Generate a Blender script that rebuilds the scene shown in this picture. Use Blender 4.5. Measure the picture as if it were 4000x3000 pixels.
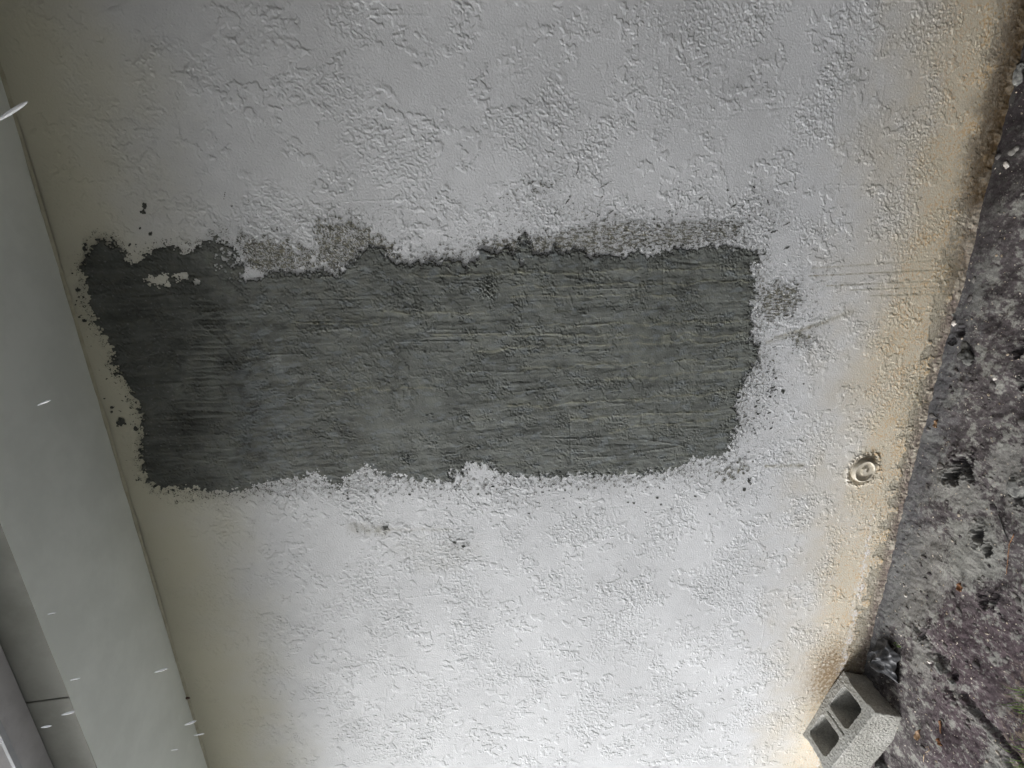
import bpy, bmesh, math, random
import numpy as np
from mathutils import Vector, Matrix, noise

# ---------------------------------------------------------------- camera, light, exposure
for o in list(bpy.data.objects):
    bpy.data.objects.remove(o)
S = bpy.context.scene
COL = S.collection
F = 2000.0                                   # focal length in pixels of the 4000 px wide photograph
PITCH, ROLL, YAW = -0.13245426, 0.06969559, 0.32546625
EYE = np.array([0.0, -1.53397, 1.78933])
H = 2.76618                                  # height of the soffit

def rot(rx, ry, rz):
    cx, sx = math.cos(rx), math.sin(rx); cy, sy = math.cos(ry), math.sin(ry); cz, sz = math.cos(rz), math.sin(rz)
    X = np.array([[1, 0, 0], [0, cx, -sx], [0, sx, cx]])
    Y = np.array([[cy, 0, sy], [0, 1, 0], [-sy, 0, cy]])
    Z = np.array([[cz, -sz, 0], [sz, cz, 0], [0, 0, 1]])
    return Z @ X @ Y
RC = rot(PITCH, ROLL, YAW)
FWD, RIGHT, DOWN = RC @ [0, 1, 0], RC @ [0, 0, -1.0], RC @ [-1.0, 0, 0]
cam_d = bpy.data.cameras.new('camera')
cam_d.sensor_width = 36; cam_d.lens = 36 * F / 4000; cam_d.clip_start = 0.02; cam_d.clip_end = 3000
cam = bpy.data.objects.new('camera', cam_d); COL.objects.link(cam)
M = Matrix(((RIGHT[0], -DOWN[0], -FWD[0], EYE[0]), (RIGHT[1], -DOWN[1], -FWD[1], EYE[1]),
            (RIGHT[2], -DOWN[2], -FWD[2], EYE[2]), (0, 0, 0, 1)))
cam.matrix_world = M
S.camera = cam

SUN_DIR = Vector((-0.79, -0.45, 0.50)).normalized()      # towards the light
sd = bpy.data.lights.new('sun', 'SUN'); sd.energy = 0.95; sd.angle = math.radians(22); sd.color = (1.0, 1.0, 1.0)
sun = bpy.data.objects.new('sun', sd); COL.objects.link(sun)
sun.rotation_euler = SUN_DIR.to_track_quat('Z', 'Y').to_euler()
W = bpy.data.worlds.new("World"); S.world = W; W.use_nodes = True
nt = W.node_tree; nt.nodes.clear()
sky = nt.nodes.new('ShaderNodeTexSky'); sky.sky_type = 'NISHITA'; sky.sun_disc = False
sky.sun_elevation = math.asin(SUN_DIR.z); sky.sun_rotation = math.atan2(SUN_DIR.x, SUN_DIR.y)
sky.air_density = 1.0; sky.dust_density = 1.2; sky.ozone_density = 1.0
hs = nt.nodes.new('ShaderNodeHueSaturation'); hs.inputs['Saturation'].default_value = 0.24
bg = nt.nodes.new('ShaderNodeBackground'); bg.inputs['Strength'].default_value = 0.15
wo = nt.nodes.new('ShaderNodeOutputWorld')
nt.links.new(sky.outputs[0], hs.inputs['Color']); nt.links.new(hs.outputs[0], bg.inputs[0]); nt.links.new(bg.outputs[0], wo.inputs[0])
S.render.engine = 'CYCLES'
S.view_settings.view_transform = 'Standard'; S.view_settings.look = 'None'
S.view_settings.exposure = 2.06; S.view_settings.gamma = 1.0

# ---------------------------------------------------------------- helpers
def to_px(P):
    """photograph coordinates (4000 x 3000) of world points, to measure where marks sit on the wall and ground"""
    d = P - EYE
    z = d @ FWD
    return 2000 + F * (d @ RIGHT) / z, 1500 + F * (d @ DOWN) / z
def ray(x, y):
    return FWD + RIGHT * (x - 2000) / F + DOWN * (y - 1500) / F
def on_wall(x, y, Y=0.0):
    d = ray(x, y); return EYE + d * (Y - EYE[1]) / d[1]
def on_ground(x, y, Z=0.0):
    d = ray(x, y); return EYE + d * (Z - EYE[2]) / d[2]

def fnoise(shape, step, lam, seed, bw=0.35, aniso=(1, 1)):
    """band-passed noise on a grid: wavelength lam (m), grid step (m)"""
    r = np.random.default_rng(seed).standard_normal(shape).astype(np.float32)
    fy = np.fft.fftfreq(shape[0], step)[:, None] * aniso[0]; fx = np.fft.rfftfreq(shape[1], step)[None, :] * aniso[1]
    k = np.sqrt(fx * fx + fy * fy) * lam
    with np.errstate(divide='ignore'):
        g = np.exp(-(np.log(np.maximum(k, 1e-9)) ** 2) / (2 * bw * bw))
    n = np.fft.irfft2(np.fft.rfft2(r) * g, s=shape)
    return (n / (n.std() + 1e-9)).astype(np.float32)
def fbm(shape, step, lam, seed, octs=4, gain=0.6, aniso=(1, 1)):
    t = 0
    for i in range(octs):
        t = t + fnoise(shape, step, lam / 2 ** i, seed + i * 17, 0.5, aniso) * gain ** i
    return t / t.std()
def ss(a, b, x):
    t = np.clip((x - a) / (b - a), 0, 1); return t * t * (3 - 2 * t)
def mix(a, b, t):
    return a * (1 - t[..., None]) + np.asarray(b, np.float32) * t[..., None]

def sdf(poly, X, Y):
    """signed distance (positive inside) to a polygon, in the units of X, Y"""
    p = np.array(poly, np.float32); n = len(p)
    d = np.full(X.shape, 1e18, np.float32); ins = np.zeros(X.shape, bool)
    for i in range(n):
        ax, ay = p[i]; bx, by = p[(i + 1) % n]
        ex, ey = bx - ax, by - ay; L = ex * ex + ey * ey + 1e-9
        wx, wy = X - ax, Y - ay
        t = np.clip((wx * ex + wy * ey) / L, 0, 1)
        d = np.minimum(d, (wx - ex * t) ** 2 + (wy - ey * t) ** 2)
        c = ((ay > Y) != (by > Y))
        ins ^= c & (X < ex * (Y - ay) / (ey if abs(ey) > 1e-9 else 1e-9) + ax)
    d = np.sqrt(d); return np.where(ins, d, -d)
def seg(X, Y, ax, ay, bx, by):
    ex, ey = bx - ax, by - ay; wx, wy = X - ax, Y - ay
    t = np.clip((wx * ex + wy * ey) / (ex * ex + ey * ey + 1e-9), 0, 1)
    return np.hypot(wx - ex * t, wy - ey * t), t

def tag(o, label=None, cat=None, group=None, kind=None):
    if label: o['label'] = label
    if cat: o['category'] = cat
    if group: o['group'] = group
    if kind: o['kind'] = kind
    return o
def link_mesh(name, me, mat, parent=None, loc=None):
    o = bpy.data.objects.new(name, me); COL.objects.link(o)
    if mat: me.materials.append(mat)
    if parent: o.parent = parent
    if loc is not None: o.location = loc
    return o
def grid_mesh(name, V, mask, color, extra=None):
    """V (ny,nx,3) grid, mask (ny-1,nx-1) faces kept, color (ny,nx,3)"""
    ny, nx = V.shape[:2]
    idx = np.arange(ny * nx).reshape(ny, nx)
    q = np.stack([idx[:-1, :-1], idx[:-1, 1:], idx[1:, 1:], idx[1:, :-1]], -1)[mask]
    used = np.zeros(ny * nx, bool); used[q.ravel()] = True
    remap = np.cumsum(used) - 1
    q = remap[q]; v = V.reshape(-1, 3)[used]; c = color.reshape(-1, 3)[used]
    if extra is not None:
        ev, eq, ec = extra
        q = np.concatenate([q, np.array(eq) + len(v)]); v = np.concatenate([v, np.array(ev)]); c = np.concatenate([c, np.array(ec)])
    me = bpy.data.meshes.new(name)
    me.vertices.add(len(v)); me.vertices.foreach_set('co', v.astype(np.float32).ravel())
    me.loops.add(len(q) * 4); me.loops.foreach_set('vertex_index', q.astype(np.int32).ravel())
    me.polygons.add(len(q)); me.polygons.foreach_set('loop_start', (np.arange(len(q)) * 4).astype(np.int32))
    me.polygons.foreach_set('use_smooth', np.ones(len(q), bool))
    me.update(calc_edges=True)
    at = me.attributes.new('tint', 'FLOAT_COLOR', 'POINT')
    at.data.foreach_set('color', np.concatenate([c, np.ones((len(c), 1))], 1).astype(np.float32).ravel())
    return me
def mesh_from(name, bm, smooth=False):
    me = bpy.data.meshes.new(name); bm.normal_update(); bm.to_mesh(me); bm.free()
    if smooth:
        for p in me.polygons: p.use_smooth = True
    return me

def mat_tint(name, rough=0.8, bump=0.15, scale=500, var=0.06, spec=0.3, wet=None):
    """colour from the mesh's own dirt/mortar tint, fine grain from noise"""
    m = bpy.data.materials.new(name); m.use_nodes = True; t = m.node_tree; b = t.nodes['Principled BSDF']
    a = t.nodes.new('ShaderNodeAttribute'); a.attribute_name = 'tint'
    g = t.nodes.new('ShaderNodeNewGeometry')
    n = t.nodes.new('ShaderNodeTexNoise'); n.inputs['Scale'].default_value = scale; n.inputs['Detail'].default_value = 5; n.inputs['Roughness'].default_value = 0.7
    t.links.new(g.outputs['Position'], n.inputs['Vector'])
    mr = t.nodes.new('ShaderNodeMapRange'); mr.inputs['From Min'].default_value = .3; mr.inputs['From Max'].default_value = .7
    mr.inputs['To Min'].default_value = 1 - var; mr.inputs['To Max'].default_value = 1 + var
    t.links.new(n.outputs['Fac'], mr.inputs['Value'])
    mx = t.nodes.new('ShaderNodeVectorMath'); mx.operation = 'SCALE'
    t.links.new(a.outputs['Color'], mx.inputs[0]); t.links.new(mr.outputs[0], mx.inputs['Scale'])
    t.links.new(mx.outputs[0], b.inputs['Base Color'])
    b.inputs['Roughness'].default_value = rough; b.inputs['Specular IOR Level'].default_value = spec
    bp = t.nodes.new('ShaderNodeBump'); bp.inputs['Strength'].default_value = bump; bp.inputs['Distance'].default_value = 0.0015
    t.links.new(n.outputs['Fac'], bp.inputs['Height']); t.links.new(bp.outputs[0], b.inputs['Normal'])
    return m
def mat_plain(name, c1, c2, scale=30, rough=0.6, bump=0.1, metal=0.0, spec=0.4, dist=0.002, lo=.4, hi=.6):
    m = bpy.data.materials.new(name); m.use_nodes = True; t = m.node_tree; b = t.nodes['Principled BSDF']
    tc = t.nodes.new('ShaderNodeTexCoord')
    n = t.nodes.new('ShaderNodeTexNoise'); n.inputs['Scale'].default_value = scale; n.inputs['Detail'].default_value = 6; n.inputs['Roughness'].default_value = 0.65
    t.links.new(tc.outputs['Object'], n.inputs['Vector'])
    r = t.nodes.new('ShaderNodeValToRGB'); r.color_ramp.elements[0].position = lo; r.color_ramp.elements[1].position = hi
    r.color_ramp.elements[0].color = (*c1, 1); r.color_ramp.elements[1].color = (*c2, 1)
    t.links.new(n.outputs['Fac'], r.inputs[0]); t.links.new(r.outputs[0], b.inputs['Base Color'])
    b.inputs['Roughness'].default_value = rough; b.inputs['Metallic'].default_value = metal; b.inputs['Specular IOR Level'].default_value = spec
    bp = t.nodes.new('ShaderNodeBump'); bp.inputs['Strength'].default_value = bump; bp.inputs['Distance'].default_value = dist
    t.links.new(n.outputs['Fac'], bp.inputs['Height']); t.links.new(bp.outputs[0], b.inputs['Normal'])
    return m

MAT_WALL = mat_tint('painted_stucco', 0.75, 0.5, 420, 0.025)
MAT_MORTAR = mat_tint('grey_mortar', 0.75, 0.3, 420, 0.08)
MAT_SOIL = mat_tint('sandy_soil', 0.95, .4, 300, 0.35, 0.15)

# ---------------------------------------------------------------- stucco wall
ST = 0.0020
xs = np.arange(-3.65, 0.745, ST); zs = np.arange(-0.06, H + 0.012, ST)
X, Z = np.meshgrid(xs, zs); shp = X.shape
PX, PY = to_px(np.stack([X, np.zeros_like(X), Z], -1)); PX = PX.astype(np.float32); PY = PY.astype(np.float32)
c1 = ss(-0.3, 1.2, fbm(shp, ST, 0.42, 11, 4)); c2 = ss(-0.2, 0.9, fbm(shp, ST, 0.22, 23, 3))
wa = fbm(shp, ST, 0.022, 31, 4); wb = fbm(shp, ST, 0.075, 37, 4, 0.62); wc = fnoise(shp, ST, 0.010, 41, 0.4)
hgt = 0.0012 * ss(-0.05, 0.05, wa - 0.55) * c1 + 0.0015 * ss(-0.035, 0.035, wb - 0.35) * (0.06 + 0.94 * c2)
rid = np.exp(-(wb - 0.35) ** 2 / 0.0032) * ss(-0.3, 0.6, fnoise(shp, ST, 0.10, 43, 0.5))
rid2 = np.exp(-(fnoise(shp, ST, 0.019, 47, 0.5)) ** 2 / 0.008) * ss(0.2, 1.0, fnoise(shp, ST, 0.06, 53, 0.5)) * c1
hgt += 0.0015 * rid * (0.15 + 0.85 * c2) + 0.0007 * rid2 + 0.00015 * np.clip(wc, -1, 2.2) * c1 + 0.00016 * fnoise(shp, ST, 0.008, 59, 0.4)
# a few long trowel edges running up the wall and scratches across it
rg = np.random.default_rng(5)
for i in range(240):
    x0 = rg.uniform(-2.4, 0.6); z0 = rg.uniform(0.3, 2.6); L = rg.uniform(0.05, 0.28)
    a = rg.normal(math.pi / 2, 0.12) if rg.random() < .35 else (rg.normal(0.0, 0.25) if rg.random() < .6 else rg.uniform(0, math.pi))
    j0, j1 = np.searchsorted(xs, [x0 - .3, x0 + .3]); k0, k1 = np.searchsorted(zs, [z0 - .3, z0 + .3])
    sl = (slice(k0, k1), slice(j0, j1))
    d, t = seg(X[sl], Z[sl], x0, z0, x0 + L * math.cos(a), z0 + L * math.sin(a))
    brk = ss(-0.9, 0.2, wa[sl])
    hgt[sl] += rg.choice([0.0018, 0.0014, -0.0012]) * np.exp(-((d + .004 * wa[sl]) / 0.0024) ** 2) * np.sin(np.pi * np.clip(t, .02, .98)) ** .5 * brk
hgt *= 0.76 * (0.6 + 0.4 * ss(2.74, 2.3, Z))
wav = 0.0020 * fnoise(shp, ST, 0.9, 61, 0.4)
# colour of the paint and its dirt
base = np.empty(shp + (3,), np.float32); base[:] = (0.592, 0.604, 0.622)
lo = fbm(shp, ST, 0.5, 71, 4); hi = fbm(shp, ST, 0.03, 73, 4); mid = fbm(shp, ST, 0.12, 79, 4)
base *= (1 + 0.02 * lo + 0.012 * mid)[..., None]
# old olive dust under the soffit, in a broken band
olv = ss(2.30, 2.74, Z + 0.025 * lo) * 0.85
base = mix(base, (0.50, 0.48, 0.36), np.clip(olv, 0, 1))
# splash-back of sand and rust near the ground
d0 = Z + 0.028 * lo + 0.012 * mid
spl = ss(0.66, 0.10, d0)
base = mix(base, (0.64, 0.565, 0.42), spl * (.60 + .12 * ss(-1.4, -.4, X)) + .12 * ss(.35, .2, d0) * ss(.02, .12, d0))
org = ss(0.2, 1.6, fbm(shp, ST, 0.018, 83, 3) + 0.5 * mid) * ss(0.40, 0.12, d0)
base = mix(base, (0.62, 0.38, 0.14), org * 0.58)
# dark foot of the wall, brown on the right, bare greenish render on the left
right = ss(-0.35, 0.02, X + 0.06 * lo)
foot = ss(0.15, 0.03, Z + 0.014 * mid + 0.003 * hi) * right
base = mix(base, (0.075, 0.048, 0.022), np.clip(foot * (0.9 + 0.05 * hi + .06 * mid), 0, 1))
bare = ss(0.115, 0.085, Z + 0.020 * mid + 0.004 * hi + 0.025 * ss(-1.9, -1.2, X)) * (1 - right)
base = mix(base, (0.31, 0.285, 0.225), np.clip(bare * (0.80 + 0.10 * hi + .12 * mid), 0, 1))
pink = ss(0.062, 0.035, Z + 0.010 * mid + 0.006 * hi) * (1 - right)
base = mix(base, (0.20, 0.155, 0.14), np.clip(pink * (0.62 + .18 * hi + .2 * mid), 0, .85))
drk = ss(0.6, 1.5, fbm(shp, ST, 0.02, 91, 3)) * ss(0.16, 0.05, Z)
base = mix(base, (0.06, 0.052, 0.045), drk * 0.4)
blockstain = np.exp(-(((X + 1.98) / 0.17) ** 2 + ((Z - 0.17) / 0.11) ** 2))
base = mix(base, (0.24, 0.165, 0.09), np.clip(blockstain * (0.85 + 0.35 * hi), 0, .9))
effl = np.exp(-((Z - 0.125 + 0.012 * mid - 0.02 * ss(-1.9, -1.2, X)) / 0.010) ** 2) * ss(-1.0, -1.3, X) * ss(-.3, .8, hi + mid)
base = mix(base, (0.72, 0.72, 0.74), np.clip(effl * .8, 0, 1))
hgt -= 0.002 * bare * (1 + 0.15 * hi) - 0.001 * pink * hi
hgt += 0.006 * ss(0.03, -0.01, Z + 0.008 * mid)
# wet runs below the patch, brownish wipe marks
for (ax, ay, bx, by, w, k) in [(3160, 1078, 3760, 1050, 3, .55), (3170, 1047, 3740, 1012, 3, .4), (3230, 1116, 3720, 1095, 3, .5), (3320, 1133, 3700, 1120, 3, .45),
                                 (3400, 1155, 3720, 1148, 3, .5), (3000, 1338, 3330, 1215, 9, .28), (3030, 1320, 3250, 1250, 6, .3), (2990, 1820, 3140, 1818, 7, .4),
                                 (1480, 2068, 1760, 2072, 8, .16), (1380, 2060, 1500, 2075, 22, .25), (1560, 2140, 1860, 2150, 40, .08), (1640, 2215, 1780, 2205, 30, .1)]:
    d, t = seg(PX, PY, ax, ay, bx, by)
    base = mix(base, (0.26, 0.24, 0.17), np.clip(1.5 * k * np.exp(-(d / w) ** 2) * (0.8 + 0.25 * hi), 0, 1))
for (ax, ay, r, k) in [(3600, 1530, 60, .7), (3575, 1640, 70, .5), (3320, 300, 40, .4), (3380, 440, 110, .22)]:
    base = mix(base, (0.12, 0.12, 0.085), np.clip(k * np.exp(-((PX - ax) ** 2 + (PY - ay) ** 2) / r ** 2) * ss(-.2, 1., hi + .5 * mid), 0, 1))
endf = ss(-3.25, -3.64, X)
base = mix(base, (0.592, 0.604, 0.622), endf); hgt *= 1 - endf
# the collar of rough render round the pipe stub
pc = on_wall(3372, 1838)
dp = np.hypot(X - pc[0], Z - pc[2])
hgt += 0.004 * np.exp(-((dp - 0.066 - .004 * mid) / 0.009) ** 2) * (0.6 + .5 * hi) - 0.003 * np.exp(-((dp - 0.048) / 0.006) ** 2)
base = mix(base, (0.33, 0.29, 0.22), np.clip(.8 * np.exp(-((dp - 0.053) / 0.008) ** 2) * (0.7 + .4 * hi), 0, 1))
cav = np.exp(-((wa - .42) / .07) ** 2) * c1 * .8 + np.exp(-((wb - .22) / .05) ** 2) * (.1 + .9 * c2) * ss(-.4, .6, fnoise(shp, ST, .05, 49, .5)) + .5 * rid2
base *= (1 - 0.13 * np.clip(cav, 0, 1))[..., None]      # darker along the edges and thin lines of the texture

# ---- where mortar lies
BODY = [(328, 1000), (306, 1042), (331, 1120), (343, 1193), (374, 1265), (410, 1331), (443, 1374), (434, 1416), (458, 1470), (497, 1512), (512, 1554), (539, 1591), (548, 1651), (554, 1711), (542, 1753), (554, 1832), (570, 1880), (603, 1908), (651, 1913), (750, 1915), (820, 1925), (900, 1930), (1000, 1904), (1108, 1880), (1181, 1868), (1229, 1850), (1271, 1880), (1301, 1904), (1350, 1898), (1362, 1862), (1434, 1826), (1494, 1856), (1524, 1880), (1542, 1856), (1633, 1886), (1711, 1883), (1778, 1886), (1765, 1844), (1808, 1862), (1826, 1817), (1922, 1820), (1934, 1844), (2000, 1862), (2060, 1868), (2181, 1868), (2271, 1856), (2350, 1868), (2452, 1856), (2500, 1868), (2542, 1850), (2633, 1838), (2678, 1820), (2705, 1799), (2741, 1796), (2826, 1790), (2850, 1766), (2868, 1711), (2892, 1651), (2877, 1585), (2892, 1542), (2916, 1476), (2961, 1410), (2970, 1356), (2934, 1319), (2946, 1271), (2940, 1199), (2958, 1145), (2937, 1036), (2975, 1017), (2987, 988), (2917, 970), (2887, 959), (2828, 959), (2764, 953), (2717, 967), (2652, 959), (2593, 976), (2535, 997), (2493, 970), (2417, 997), (2388, 988), (2329, 994), (2300, 991), (2270, 976), (2235, 967), (2188, 982), (2164, 956), (2129, 988), (2088, 982), (2070, 941), (2050, 906), (2023, 947), (2006, 982), (1976, 963), (1941, 976), (1917, 988), (1890, 963), (1865, 965), (1859, 1005), (1835, 1032), (1800, 1010), (1681, 1018), (1633, 1024), (1560, 1024), (1530, 1005), (1500, 975), (1470, 960), (1440, 955), (1410, 985), (1386, 1003), (1350, 1030), (1319, 1069), (1259, 1048), (1151, 1060), (1078, 1048), (1000, 1072), (970, 1040), (945, 990), (932, 973), (904, 945), (859, 932), (851, 910), (810, 936), (745, 965), (725, 993), (700, 961), (647, 953), (607, 965), (558, 998), (538, 1030), (501, 1010), (476, 965), (444, 936), (403, 930), (371, 932), (340, 977)]
FILM = [([(1235, 860), (1400, 865), (1530, 960), (1580, 1040), (1240, 1065)], .70, 0),
        ([(1850, 1005), (1940, 925), (2150, 905), (2400, 855), (2600, 865), (2750, 855), (2930, 858), (2905, 925), (2760, 960), (2300, 1000), (2000, 1000)], .60, 1),
        ([(2990, 1110), (3110, 1105), (3135, 1180), (3085, 1235), (3000, 1262), (2965, 1220)], .70, 1),
        ([(3085, 1312), (3165, 1310), (3165, 1348), (3105, 1350)], .72, 0),
        ([(2895, 1400), (3010, 1340), (3060, 1460), (2990, 1600), (2930, 1720), (2880, 1720), (2880, 1500)], .20, 2),
        ([(2800, 1850), (2900, 1795), (2925, 1830), (2835, 1875)], .66, 0),
        ([(2940, 1010), (3010, 1070), (3010, 1310), (2940, 1330)], .20, 2),
        ([(600, 1905), (1000, 1895), (1350, 1860), (1600, 1880), (2200, 1860), (2700, 1800), (2860, 1800), (2820, 1870), (2300, 1905), (1500, 1930), (1100, 1940), (700, 1960)], .24, 0),
        ([(2030, 712), (2110, 712), (2175, 728), (2170, 745), (2050, 738)], .60, 1),
        ([(930, 925), (1100, 940), (1240, 990), (1245, 1060), (950, 1085)], .74, 0),
        ([(1360, 2035), (1480, 2030), (1560, 2060), (1500, 2100), (1380, 2080)], .16, 0), ([(1740, 2090), (1850, 2095), (1840, 2150), (1750, 2150)], .18, 0),
        ([(1900, 1900), (2100, 1910), (2080, 1990), (1930, 1960)], .14, 0), ([(960, 780), (1240, 960), (1240, 1010), (940, 940)], .05, 0),
        ([(1600, 960), (1850, 930), (1850, 1030), (1600, 1040)], .20, 1), ([(3280, 290), (3360, 300), (3330, 350), (3270, 340)], .36, 2),
        ([(1950, 740), (2200, 760), (2500, 840), (2450, 880), (2000, 880)], .05, 2), ([(2900, 700), (3080, 720), (3080, 900), (2950, 930)], .02, 2)]
DOTS = [(565, 806, 11, 18), (558, 830, 13, 12), (589, 913, 9, 10), (330, 965, 12, 20), (257, 1097, 9, 12), (437, 1590, 10, 8), (436, 1610, 9, 7), (472, 1652, 20, 22), (531, 1674, 13, 12), (305, 1133, 15, 11), (318, 1160, 17, 7), (300, 1174, 6, 5), (282, 1068, 6, 5), (256, 1128, 6, 5), (312, 1238, 8, 6), (330, 1252, 12, 8), (295, 1240, 6, 6), (298, 1192, 8, 4), (264, 1208, 6, 4), (878, 765, 3, 22), (905, 805, 6, 6), (548, 891, 6, 6), (508, 955, 6, 9), (532, 955, 5, 5), (571, 946, 4, 9), (544, 1873, 7, 6), (534, 1875, 5, 5), (407, 1556, 7, 4), (2945, 731, 6, 7), (1703, 775, 5, 5), (2796, 2311, 5, 5), (3356, 8, 8, 8), (3360, 770, 2.5, 10), (1505, 2063, 14, 10), (1775, 2121, 10, 7), (1810, 2135, 8, 7), (3312, 1712, 14, 11), (3285, 1833, 18, 6), (3450, 1800, 14, 14), (3364, 1775, 10, 8), (3535, 1475, 16, 5), (3320, 1660, 6, 4), (2925, 1880, 8, 14), (2905, 1910, 8, 8), (3020, 1515, 16, 4), (3060, 1530, 9, 9), (3000, 790, 5, 14)]
rdot = np.random.default_rng(9)
for i in range(46):      # spatter along the upper edge of the patch
    t = rdot.random(); bx, by = 280 + 260 * t ** 1.1, 1140 + 560 * t
    DOTS.append((bx + rdot.normal(0, 16) + 4, by + rdot.normal(0, 20), rdot.uniform(2.5, 6.5), rdot.uniform(2.5, 5.5)))
for i in range(90):     # spatter below and to the right
    bx = rdot.uniform(2900, 3300); by = 1000 + rdot.beta(2, 2) * 900
    DOTS.append((bx - (bx - 2900) * .5 * rdot.random(), by, rdot.uniform(2.5, 12) if rdot.random() < .4 else 3, rdot.uniform(1.8, 4)))
for i in range(90):
    DOTS.append((rdot.uniform(1300, 2850), 1890 + abs(rdot.normal(0, 55)), rdot.uniform(2.5, 8), rdot.uniform(2, 5)))
for i in range(60):
    DOTS.append((rdot.uniform(1700, 3050), 920 - abs(rdot.normal(0, 70)), rdot.uniform(2.5, 8), rdot.uniform(2, 4)))
for i in range(14): DOTS.append((rdot.uniform(3350, 3560), rdot.uniform(500, 900), 2.5, rdot.uniform(5, 16)))

MS = 0.002
mx = np.arange(-1.35, 0.30, MS); mz = np.arange(0.35, H - 0.01, MS)
MX, MZ = np.meshgrid(mx, mz); ms = MX.shape
QX, QY = to_px(np.stack([MX, np.zeros_like(MX), MZ], -1)); QX = QX.astype(np.float32); QY = QY.astype(np.float32)
def sample(A):      # wall field read on the finer mortar grid
    gi = (MX - xs[0]) / ST; gj = (MZ - zs[0]) / ST
    i0 = np.clip(gi.astype(int), 0, A.shape[1] - 2); j0 = np.clip(gj.astype(int), 0, A.shape[0] - 2)
    u = gi - i0; v = gj - j0
    return A[j0, i0] * (1 - u) * (1 - v) + A[j0, i0 + 1] * u * (1 - v) + A[j0 + 1, i0] * (1 - u) * v + A[j0 + 1, i0 + 1] * u * v
wallh = sample(hgt + wav)
rag = fbm(ms, MS, 0.035, 101, 4, .75); fine = fnoise(ms, MS, 0.007, 107, .5)
strx = fbm(ms, MS, 0.012, 113, 3, .7, (4, 1))       # streaks along z (vertical in the world)
stry = fbm(ms, MS, 0.012, 127, 3, .7, (1.6, .9))
sd_body = sdf(BODY, QX, QY)
cov = sd_body + 9 * rag + 4 * fine
body = cov > 0
isl = np.zeros(ms, bool)
for (hx, hy, rx_, ry_, k) in [(625, 1095, 45, 18, 1.4), (715, 1080, 22, 14, 1.2), (770, 1100, 14, 8, 1), (930, 1000, 60, 60, .55), (985, 1070, 40, 22, 1.6), (1145, 1020, 120, 40, .5), (2040, 1025, 8, 14, 1.5)]:
    g = np.exp(-(((QX - hx) / rx_) ** 2 + ((QY - hy) / ry_) ** 2))
    isl |= ((g * k + 0.35 * rag * (g > .05) + .2 * fine) > 0.78) & (g > .05)
body &= ~isl
fs = np.where(cov > -30, .7 * fine + .7 * rag + cov / 7 + .35, -9).astype(np.float32)
for poly, dens, kind in FILM:
    xs_, ys_ = zip(*poly); 
    near = (QX > min(xs_) - 60) & (QX < max(xs_) + 60) & (QY > min(ys_) - 60) & (QY < max(ys_) + 60)
    r = np.where(near.any(1))[0]; c = np.where(near.any(0))[0]
    if len(r) == 0: continue
    sl = (slice(r[0], r[-1] + 1), slice(c[0], c[-1] + 1))
    s = sdf(poly, QX[sl], QY[sl]); soft = ss(-18, 22, s + 14 * rag[sl])
    tex = (.6 * rag[sl] + .8 * fine[sl] if kind == 0 else .9 * strx[sl] + .35 * fine[sl] if kind == 1 else 1.1 * stry[sl] + .2 * fine[sl])
    thr = np.where(dens >= .5, (.62 - dens) * 3, (.62 - dens) * 3.2)
    low = -(sample(hgt)[sl] - 0.0009) * 700      # mortar wiped off the high points, held in the low ones
    fs[sl] = np.maximum(fs[sl], tex / 1.05 + .5 * low - thr + 2.2 * (soft - 1) + 1.3 * np.exp(np.minimum(cov[sl], 0) / 12))
fs = (fs + .35).astype(np.float32); film = fs > 0
spat = np.zeros(ms, bool)
for (ax, ay, rx_, ry_) in DOTS:
    c = np.abs(QX - ax) < rx_ * 2.2 + 4; c &= np.abs(QY - ay) < ry_ * 2.2 + 4
    if not c.any(): continue
    r = np.where(c.any(1))[0]; q = np.where(c.any(0))[0]; sl = (slice(r[0], r[-1] + 1), slice(q[0], q[-1] + 1))
    an = -0.25 if ax > 2900 else 0.15
    dx = QX[sl] - ax; dy = QY[sl] - ay; dx, dy = dx * math.cos(an) + dy * math.sin(an), -dx * math.sin(an) + dy * math.cos(an)
    spat[sl] |= (dx / rx_) ** 2 + (dy / ry_) ** 2 + .25 * rag[sl] + .2 * fine[sl] < 1
for (ax, ay, bx, by, w) in [(2245, 700, 2262, 640, 2), (2325, 745, 2400, 700, 2), (2200, 805, 2230, 770, 2.5), (2370, 840, 2400, 820, 3), (2850, 815, 2880, 795, 3), (3000, 912, 3040, 900, 3), (3050, 885, 3090, 865, 2.5), (2180, 810, 2160, 850, 2), (3055, 975, 3085, 962, 3), (3255, 330, 3330, 310, 2)]:
    d, t = seg(QX, QY, ax, ay, bx, by); spat |= (d < w * (0.5 + np.sin(np.pi * t)) - .6 * fine)
rk = np.random.default_rng(33)
for i in range(95):
    if i < 60: ax, ay, L, an = rk.uniform(2880, 3040), rk.uniform(1370, 1720), rk.uniform(6, 22), rk.normal(-.35, .15)
    else: ax, ay, L, an = rk.uniform(1900, 2950), rk.uniform(770, 900), rk.uniform(6, 22), rk.normal(-.75, .2)
    c = (np.abs(QX - ax - 10) < 30) & (np.abs(QY - ay) < 26); r = np.where(c.any(1))[0]; q = np.where(c.any(0))[0]; sl = (slice(r[0], r[-1] + 1), slice(q[0], q[-1] + 1))
    d, t = seg(QX[sl], QY[sl], ax, ay, ax + L * math.cos(an), ay + L * math.sin(an)); spat[sl] |= d < rk.uniform(1.6, 3.0) * (.4 + np.sin(np.pi * t)) + .5 * fine[sl]
spat &= ~body; film &= ~body; film &= ~spat; film &= ~isl

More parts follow.
